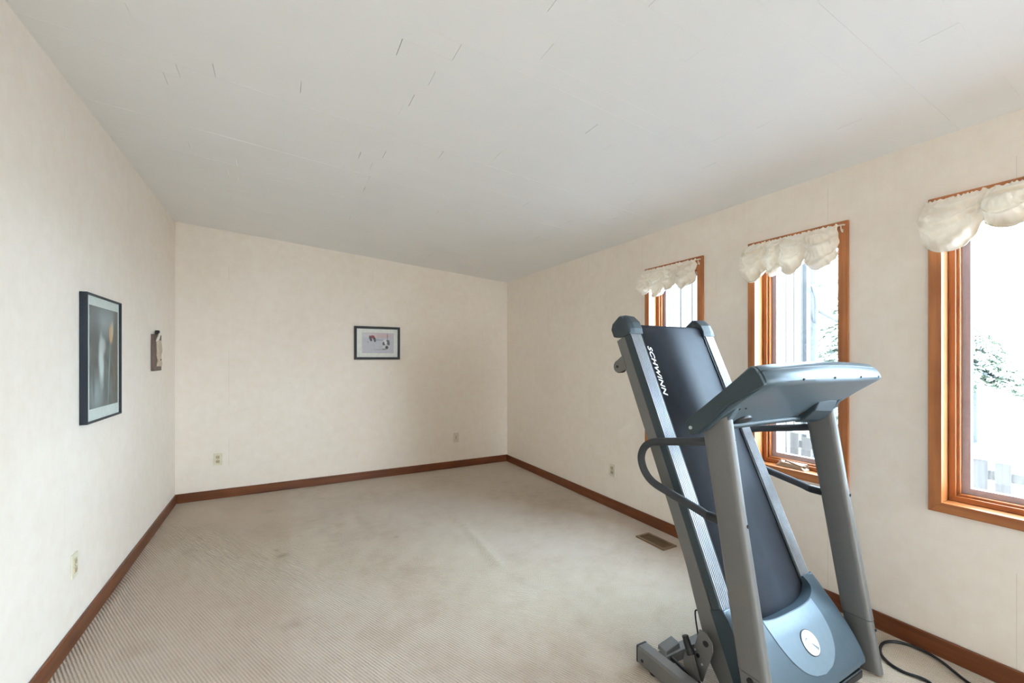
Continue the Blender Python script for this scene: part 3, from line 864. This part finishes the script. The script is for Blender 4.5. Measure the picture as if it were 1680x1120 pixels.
# skirt: throat lip, sides and nose run back to the frame
def lip(vs, nn, ss=0.0):
    out = []
    for v in vs:
        p = v.co
        # convert to deck coordinates
        yy, zz = p.y - 1.105, p.z - 0.345
        s = yy * SA + zz * CA
        out.append(bm.verts.new(D(p.x - CX, s + ss, nn)))
    return out
def strip(a, b):
    for i in range(len(a) - 1): bm.faces.new([a[i], a[i + 1], b[i + 1], b[i]])
topv = [c[0] for c in G]; strip(topv, lip(topv, -0.006, -0.006))
bot = [c[-1] for c in G]; strip(bot, lip(bot, -0.05, 0.05))
hood = build('motor_hood', bm, M['thood'], tm, smooth='auto')
for sd in (-1, 1):
    poly = []
    for k in range(NS + 1):
        s_ = 0.006 + (-0.352 - 0.006) * k / NS
        poly.append((s_, hood_n(s_) - 0.030 * min(1, (0.012 - s_) / 0.08) - 0.0005))
    poly += [(-0.30, -0.054), (0.006, -0.054)]
    xa = sd * 0.3305
    build('hood_side', dprism(poly, xa, xa - sd * 0.006), M['tdark'], hood)

# pale shield panel on the hood, following its surface
bm = bmesh.new()
def hood_pt(x, s, lift):
    return D(x, s, hood_n(s) + 0.006 * (1 - (x / 0.33) ** 2) * min(1, max(0, -s - 0.08) / 0.1) + lift)
def shield_half(s):             # half width as it goes down the hood
    t = (-s - 0.03) / 0.262
    if t > 1: return 0
    return 0.178 * (max(0.0, 1 - max(0, (t - 0.15) / 0.85) ** 2.6)) ** 0.5 
NA, NB = 40, 30
G2 = []
for a in range(NA + 1):
    t = -1 + 2 * a / NA
    colv = []
    for k in range(NB + 1):
        q = k / NB
        s = -0.030 - 0.262 * q
        x = t * shield_half(s)
        s2 = min(s, hood_top(x) - 0.003)
        colv.append(bm.verts.new(hood_pt(x, s2, 0.0022)))
    G2.append(colv)
for a in range(NA):
    for k in range(NB):
        try: bm.faces.new([G2[a][k], G2[a + 1][k], G2[a + 1][k + 1], G2[a][k + 1]])
        except ValueError: pass
bmesh.ops.remove_doubles(bm, verts=bm.verts, dist=1e-5)
bmesh.ops.dissolve_degenerate(bm, edges=bm.edges, dist=1e-5)
sh_ = build('shield_panel', bm, M['tshield'], hood, smooth=True)
# silver badge
bm = bmesh.new()
c0 = Vector(hood_pt(0.0, -0.187, 0.0)); t1 = Vector((1, 0, 0)); t2 = (Vector(hood_pt(0, -0.167, 0)) - Vector(hood_pt(0, -0.207, 0))).normalized()
nn = t1.cross(t2); nn = nn if nn.y < 0 else -nn
def disc(r, lo, hi):
    b_ = bmesh.new()
    prism(b_, [c0 + (t1 * math.cos(t) + t2 * math.sin(t)) * r + nn * lo for t in [2 * math.pi * k / 36 for k in range(36)]],
          [c0 + (t1 * math.cos(t) + t2 * math.sin(t)) * r + nn * hi for t in [2 * math.pi * k / 36 for k in range(36)]])
    return b_
build('badge_ring', disc(0.0475, 0.0, 0.0035), M['tdark'], hood, smooth='auto')
build('badge', disc(0.0445, 0.002, 0.0050), M['badge'], hood, smooth='auto')
# small arrow-like emblem stroke on the badge
b_ = bmesh.new()
prism(b_, [c0 + t1 * x + t2 * y_ + nn * 0.0048 for x, y_ in ((-0.004, 0.004), (0.020, -0.034), (0.030, -0.026))], [c0 + t1 * x + t2 * y_ + nn * 0.0054 for x, y_ in ((-0.004, 0.004), (0.020, -0.034), (0.030, -0.026))])
build('emblem', b_, M['tshield'], hood)
b_ = bmesh.new()
prism(b_, [c0 + t1 * x + t2 * y_ + nn * 0.0048 for x, y_ in ((-0.030, 0.012), (-0.006, 0.016), (-0.010, 0.022))], [c0 + t1 * x + t2 * y_ + nn * 0.0052 for x, y_ in ((-0.030, 0.012), (-0.006, 0.016), (-0.010, 0.022))])
build('emblem', b_, M['tshield'], hood)
# bright corner tips where the hood meets the foot rails
for sd in (-1, 1):
    xa, xb = (-0.329, -0.252) if sd < 0 else (0.252, 0.329)
    build('hood_tip', dbox(xa, xb, -0.012, 0.004, -0.006, 0.013), M['tshield'], hood, bevel=0.003)

# uprights: rounded oval section leaning back over the deck
def upright_ring(xc, yc_, z, hx, hy, slope=0.0):
    pts = []
    r = 0.020
    for cxs, cys, a0 in ((1, 1, 0), (-1, 1, 90), (-1, -1, 180), (1, -1, 270)):
        for k in range(5):
            t = math.radians(a0 + 90 * k / 4)
            dx, dy = cxs * (hx - r) + r * math.cos(t), cys * (hy - r) + r * math.sin(t)
            pts.append((xc + dx, yc_ + dy, z + slope * dy))
    return pts
LEAN = 0.169
def up_y(z): return 0.898 + LEAN * z     # centre line of the section
for sd in (-1, 1):
    xc = CX + sd * 0.381
    bm = bmesh.new()
    zs = [0.225, 0.5, 0.8, 1.118]
    loft(bm, [upright_ring(xc, up_y(z), z, 0.0235, 0.0575, -0.60 if z > 1 else 0) for z in zs])
    u = build('upright', bm, M['tgrey'], tm, smooth='auto')
    bm = bmesh.new(); loft(bm, [upright_ring(xc, up_y(z), z, 0.0225, 0.0565) for z in (0.010, 0.222)])
    f = build('upright_foot', bm, M['tgrey'], tm, smooth='auto')
    for z in (1.056, 0.748, 0.185):
        yb = up_y(z) - 0.052
        bm = bmesh.new(); cyl(bm, (xc + 0.006, yb + 0.004, z), (xc + 0.0085, yb - 0.008, z - 0.001), 0.0065, 12)
        build('bolt', bm, M['black'], u)
    # base gusset between upright and base rail
    xg = xc - sd * 0.0
    xa, xb = (CX - 0.436, xc - 0.022) if sd < 0 else (xc + 0.022, CX + 0.436)
    build('gusset', newbox(xa, xb, 0.935, 0.985, 0.013, 0.045), M['tgrey'], tm, bevel=0.003)
    # padded handle loop
    path = [(1.105, 1.040), (1.20, 1.024), (1.30, 1.007), (1.385, 0.992), (1.440, 0.975), (1.478, 0.942), (1.492, 0.893), (1.470, 0.838), (1.419, 0.799), (1.329, 0.777), (1.236, 0.759), (1.165, 0.745), (1.130, 0.736), (1.075, 0.735)]
    xh = xc - sd * 0.002
    bm = bmesh.new(); tube(bm, spline([(xh, a, b) for a, b in path], 6), 0.0172, 16, up=(1, 0, 0))
    hd = build('handle', bm, M['foam'], tm, smooth=True)
    bm = bmesh.new(); tube(bm, [(xh, 1.055, 0.735), (xh, 1.128, 0.736)], 0.0185, 16); build('collar', bm, M['black'], hd, smooth='auto')
    # neck that carries the console
    bm = bmesh.new()
    poly = [(1.118, 1.080), (1.030, 1.134), (0.985, 1.205), (1.005, 1.225), (1.120, 1.125), (1.150, 1.085)]
    prism(bm, [(xc - 0.016, a, b) for a, b in poly], [(xc + 0.016, a, b) for a, b in poly])
    build('console_neck', bm, M['tconsole'] if sd < 0 else M['tdark'], tm, bevel=0.004)
bm = bmesh.new(); cyl(bm, (CX - 0.39, 1.095, 1.098), (CX + 0.39, 1.095, 1.098), 0.014, 16)
build('console_crossbar', bm, M['tdark'], tm, smooth='auto')

for x0, x1 in ((CX + 0.20, CX + 0.357),):
    poly = [(1.000, 1.180), (1.110, 1.090), (1.108, 1.062), (1.065, 1.082), (1.020, 1.128)]
    far = [(a, b + 0.012) for a, b in poly]
    bm = bmesh.new()
    prism(bm, [(x0, a, b) for a, b in (poly if x0 < CX else far)], [(x1, a, b) for a, b in poly])
    build('console_bracket', bm, M['tdark'], tm, bevel=0.006)
bm = bmesh.new(); cyl(bm, (CX - 0.409, 0.939, 0.205), (CX - 0.398, 0.939, 0.205), 0.011, 14)
build('adjuster_knob', bm, M['black'], tm, smooth='auto')

# console
CHK = [(0.918, 1.341), (0.903, 1.338), (0.884, 1.312), (0.869, 1.280), (0.940, 1.237), (1.014, 1.192), (1.075, 1.128), (1.122, 1.087), (1.140, 1.068), (1.157, 1.062), (1.175, 1.068), (1.187, 1.088), (1.195, 1.100), (1.190, 1.118)]
body = empty('console', (0, 0, 0)); body.parent = tm
# shell: front rim bulges towards the front, underside drops back to the user's edge
def con_prof(x):
    t = abs(x) / 0.418
    e = max(0.0, 1 - t ** 5) ** 0.5
    bu = e
    arch = 0.016 * (1 - t * t)
    P = []
    # around the section: top rear edge -> top -> front rim -> underside
    P.append((1.188, 1.106))
    P.append((1.06, 1.228 + 0.2 * arch))
    P.append((0.93, 1.343 + arch))
    P.append((0.905 - 0.012 * bu, 1.343 + arch))
    P.append((0.893 - 0.022 * bu, 1.330 + arch))
    P.append((0.888 - 0.020 * bu, 1.327 + arch))       # groove
    P.append((0.884 - 0.028 * bu, 1.320 + arch * 0.8))
    P.append((0.876 - 0.034 * bu, 1.306 + arch * 0.5))
    P.append((0.872 - 0.034 * bu, 1.292 + arch * 0.3))
    P.append((0.872 - 0.028 * bu, 1.283))
    P.append((0.880 - 0.020 * bu, 1.274))
    P.append((0.950, 1.222))
    P.append((1.030, 1.160))
    P.append((1.105, 1.092))
    P.append((1.130, 1.076))
    P.append((1.160, 1.072))
    # slight taper of the section at the very ends
    return P
XSC = [-0.418 + 0.836 * k / 48 for k in range(49)]
bm = bmesh.new()
loft(bm, [[(CX + x, a, b) for a, b in con_prof(x)] for x in XSC])
shell = build('shell', bm, M['tconsole'], body, smooth='auto')
for sd in (-1, 1):
    xa = CX + sd * 0.437; xb = CX + sd * 0.415
    bm = bmesh.new()
    chk = CHK if sd < 0 else [(max(a, 0.905), b) for a, b in CHK]
    prism(bm, [(xa, a, b) for a, b in chk], [(xb, a, b) for a, b in chk])
    ck = build('end_cheek', bm, M['tdark'], body, bevel=0.004, angle=25)
    bm = bmesh.new(); cyl(bm, (xa - sd * 0.001, 1.166, 1.092), (xa + sd * 0.004, 1.166, 1.092), 0.007, 12); build('screw', bm, M['rib'], ck)
bm = bmesh.new(); tube(bm, [(CX + x, con_prof(x)[5][0] + 0.001, con_prof(x)[5][1]) for x in XSC], 0.0028, 8)
build('rim_seam', bm, M['tdark'], body, smooth=True)
def rim_front(x):
    p = con_prof(x); return p[9]
for x in (-0.245, -0.03, 0.175, 0.345):
    a, b = con_prof(x)[8]
    bm = bmesh.new(); cyl(bm, (CX + x, a - 0.003, b), (CX + x, a + 0.006, b + 0.002), 0.0046, 10)
    build('screw', bm, M['black'], shell)
for x in (-0.37, -0.33):
    bm = bmesh.new(); cyl(bm, (CX + x, 1.0, 1.178), (CX + x, 1.01, 1.188), 0.004, 10); build('screw', bm, M['black'], shell)
# the two dark mounting cups under the console
for sd in (-1, 1):
    bm = bmesh.new()
    c0_ = Vector((CX + sd * 0.240, 1.074, 1.119))
    rings = []
    dirv = Vector((0, -0.60, -0.80)); tx_ = Vector((1, 0, 0)); ty_ = dirv.cross(tx_)
    for rr_, dd in ((0.052, -0.020), (0.052, 0.001), (0.047, 0.005), (0.030, 0.006)):
        rings.append([c0_ + dirv * dd + tx_ * (rr_ * math.cos(t)) + ty_ * (rr_ * 0.62 * math.sin(t)) for t in [2 * math.pi * k / 24 for k in range(24)]])
    loft(bm, rings)
    build('mounting_cup', bm, M['black'], body, smooth='auto')
build('display', newbox(CX - 0.2, CX + 0.2, 1.00, 1.01, 1.285, 1.29), M['black'], body)

# folding mechanism between base and deck on the left
def xprism(poly, x0, x1):
    bm = bmesh.new(); prism(bm, [(x0, a, b) for a, b in poly], [(x1, a, b) for a, b in poly]); return bm
for sd in (-1, 1):
    x0, x1 = (1.527, 1.533) if sd < 0 else (2 * CX - 1.533, 2 * CX - 1.527)
    pl = build('pivot_plate', xprism([(1.180, 0.246), (1.150, 0.247), (1.120, 0.220), (1.118, 0.185), (1.165, 0.035), (1.190, 0.035), (1.215, 0.142), (1.205, 0.160)], x0, x1), M['tgrey'], tm, bevel=0.0015)
    for (yy, zz, r) in ((1.148, 0.205, 0.012), (1.185, 0.135, 0.008), (1.165, 0.110, 0.004), (1.198, 0.152, 0.004)):
        bm = bmesh.new(); cyl(bm, (x0 - 0.004, yy, zz), (x1 + 0.003, yy, zz), r, 14); build('bolt', bm, M['black'] if r > 0.005 else M['rib'], pl)
build('pivot_arm', xprism([(1.222, 0.150), (1.196, 0.150), (1.150, 0.020), (1.215, 0.020), (1.232, 0.100)], 1.492, 1.512), M['tgrey'], tm, bevel=0.002)
bm = bmesh.new(); tube(bm, spline([(1.500, 1.228, 0.202), (1.500, 1.221, 0.185), (1.500, 1.208, 0.158), (1.500, 1.198, 0.140)], 4), [0.013] * 4 + [0.0145] * 5 + [0.017] * 4, 14)
build('release_lever', bm, M['black'], tm, smooth='auto')
bm = bmesh.new(); prism(bm, [(1.470, 1.300, 0.083), (1.470, 1.350, 0.083), (1.560, 1.352, 0.083), (1.560, 1.302, 0.083)], [(1.475, 1.305, 0.094), (1.475, 1.350, 0.100), (1.560, 1.352, 0.112), (1.560, 1.307, 0.106)])
build('latch_bracket', bm, M['tgrey'], tm, bevel=0.002)
bm = bmesh.new(); cyl(bm, (1.492, 1.318, 0.075), (1.50, 1.150, 0.045), 0.007, 12); build('link_rod', bm, M['black'], tm, smooth='auto')
bm = bmesh.new(); tube(bm, spline([D(-0.27, 0.06, -0.150), D(-0.27, -0.02, -0.158), (1.600, 1.256, 0.262), (1.590, 1.235, 0.177), (1.58, 1.215, 0.10)], 5), 0.0035, 8); build('gas_strut', bm, M['black'], tm, smooth=True)
bm = bmesh.new(); cyl(bm, D(-0.268, 0.16, -0.150), D(-0.268, 0.02, -0.152), 0.010, 12); build('strut_sleeve', bm, M['black'], tm, smooth='auto')

# power cord looping on the carpet
cp = [(2.02, 0.62, 0.05), (2.15, 0.60, 0.010), (2.30, 0.62, 0.008), (2.399, 0.732, 0.008), (2.381, 0.809, 0.008), (2.395, 0.868, 0.008), (2.447, 0.917, 0.008), (2.531, 0.938, 0.009), (2.593, 0.918, 0.009), (2.628, 0.869, 0.009), (2.628, 0.801, 0.009), (2.602, 0.743, 0.009), (2.573, 0.703, 0.009), (2.534, 0.640, 0.009), (2.50, 0.50, 0.009), (2.52, 0.30, 0.009)]
bm = bmesh.new(); tube(bm, spline(cp, 7), 0.0062, 10)
build('power_cord', bm, M['black'], tm, smooth=True)

# ------------------------------------------------------------------ outdoors
bm = bmesh.new()
sx, sy = 40, 40
gz = -0.42
gv = [[bm.verts.new((2.88 + 30 * i / sx, -18 + 36 * j / sy, gz + 0.10 * noise.noise(Vector((i * 0.5, j * 0.5, 2))))) for i in range(sx + 1)] for j in range(sy + 1)]
for j in range(sy):
    for i in range(sx): bm.faces.new([gv[j][i], gv[j][i + 1], gv[j + 1][i + 1], gv[j + 1][i]])
tag(build('snow_ground', bm, M['snow'], smooth=True), 'snow covered ground outside the windows', 'ground', kind=STR)

tag(build('snow_terrace', newbox(-14, 2.88, -22, YF - 0.2, gz - 0.1, gz), M['snow']), 'snow covered terrace behind the viewer', 'ground', kind=STR)

wing = empty('wing_wall', (4.8, 3.45, gz)); tag(wing, 'pale vertical board wall of the house wing outside the far windows', 'wall', kind=STR)
build('backing', newbox(2.90, 6.70, 3.42, 3.55, gz, 3.6), M['sidinggap'], wing)
x = 2.92
k = 0
while x < 6.65:
    w = 0.196
    build('siding_board', newbox(x + 0.011, min(x + w, 6.68) - 0.011, 3.412 + 0.001 * (k % 2), 3.42, gz, 3.6), M['siding'], wing)
    x += w; k += 1
build('corner_board', newbox(6.69, 6.80, 3.37, 3.56, gz, 3.6), M['bark'], wing)

def conifer(loc, h, r, trunk_r, label, seed, whorls=26, start=0.12):
    rn = random.Random(seed)
    root = empty('conifer_tree', loc); tag(root, label, 'tree', 'trees outside the windows')
    bm = bmesh.new(); tube(bm, [(loc[0], loc[1], loc[2]), (loc[0], loc[1], loc[2] + h * 0.5), (loc[0], loc[1], loc[2] + h * 0.97)], [trunk_r, trunk_r * 0.6, 0.02], 12)
    build('trunk', bm, M['bark'], root, smooth=True)
    bm = bmesh.new(); bs = bmesh.new()
    for w in range(whorls):
        t = start + (1 - start) * w / whorls
        L = r * (1 - t) ** 0.8 * rn.uniform(0.8, 1.1) + 0.1
        for b in range(7):
            an = rn.uniform(0, 6.28)
            dx, dy = math.cos(an), math.sin(an)
            z0 = loc[2] + h * t
            for q in range(14):
                f = 0.15 + 0.85 * q / 14
                c = Vector((loc[0] + dx * L * f, loc[1] + dy * L * f, z0 - 0.35 * L * f * f + rn.uniform(-.04, .04)))
                wd = (0.16 + 0.22 * math.sin(math.pi * f)) * L * 0.5
                for sgn in (-1, 1):
                    e = c + Vector((-dy * sgn + dx * 0.6, dx * sgn + dy * 0.6, -0.25)) * wd * rn.uniform(.6, 1.1)
                    tgt = bs if rn.random() < 0.42 else bm
                    off = Vector((dx, dy, 0)) * 0.035 * (1 + L)
                    vs = [tgt.verts.new(c - off), tgt.verts.new(c + off), tgt.verts.new(e + off * 0.2 + Vector((0, 0, -0.02)))]
                    vt = tgt.verts.new((c + e) / 2 + Vector((0, 0, 0.03)))
                    for fc in ((0, 1), (1, 2), (2, 0)): tgt.faces.new([vs[fc[0]], vs[fc[1]], vt])
    build('foliage', bm, M['needles'], root)
    build('snow_cover', bs, M['snow'], root)
conifer((8.7, 3.55, gz), 3.4, 1.3, 0.11, 'snowy green conifer seen right of the board wall through the middle window', 21)
conifer((13.0, 3.25, gz), 2.5, 1.5, 0.05, 'distant snowy spruce in the near window pane', 22, start=0.5)
# bare trunk beside the wing wall
root = empty('bare_tree', (7.35, 3.62, gz)); tag(root, 'grey bare tree trunk with snowy branches beside the board wall', 'tree', 'trees outside the windows')
bm = bmesh.new(); tube(bm, spline([(7.30, 3.62, gz), (7.27, 3.62, 1.2), (7.30, 3.62, 2.4), (7.28, 3.60, 4.5)], 5), [0.12] * 6 + [0.11] * 10, 12)
build('trunk', bm, M['bark'], root, smooth=True)
for (z0, dx, dz) in ((1.55, 0.7, 0.35), (1.9, -0.6, 0.5), (2.5, 0.9, 0.1), (2.15, 0.5, -0.25), (2.9, -0.7, 0.4)):
    bm = bmesh.new(); tube(bm, spline([(7.28, 3.55, z0), (7.28 + dx * 0.5, 3.4, z0 + dz * 0.7), (7.28 + dx, 3.3, z0 + dz)], 4), [0.028, 0.026, 0.024, 0.022, 0.02, 0.018, 0.015, 0.012, 0.008], 8)
    b = build('branch', bm, M['bark'], root, smooth=True)
    bm = bmesh.new(); tube(bm, spline([(7.28, 3.53, z0 + 0.03), (7.28 + dx * 0.5, 3.38, z0 + dz * 0.7 + 0.03), (7.28 + dx, 3.28, z0 + dz + 0.02)], 4), 0.018, 8)
    build('snow_cover', bm, M['snow'], b, smooth=True)

fence = empty('picket_fence', (6.0, 0.4, gz)); tag(fence, 'low grey wooden fence in the snow outside the near window', 'fence')
y = -3.0
k = 0
rn = random.Random(4)
while y < 3.2:
    build('picket', newbox(6.0, 6.02, y, y + 0.105, gz, 0.37 + rn.uniform(-.03, .02)), M['fence'], fence)
    y += 0.15 if k % 3 else 0.27; k += 1
build('rail', newbox(6.022, 6.06, -3.0, 3.2, 0.20, 0.29), M['fence'], fence)
build('rail', newbox(6.022, 6.06, -3.0, 3.2, -0.25, -0.16), M['fence'], fence)
build('snow_cap', newbox(5.99, 6.07, -3.0, 3.2, 0.385, 0.43), M['snow'], fence, bevel=0.015)
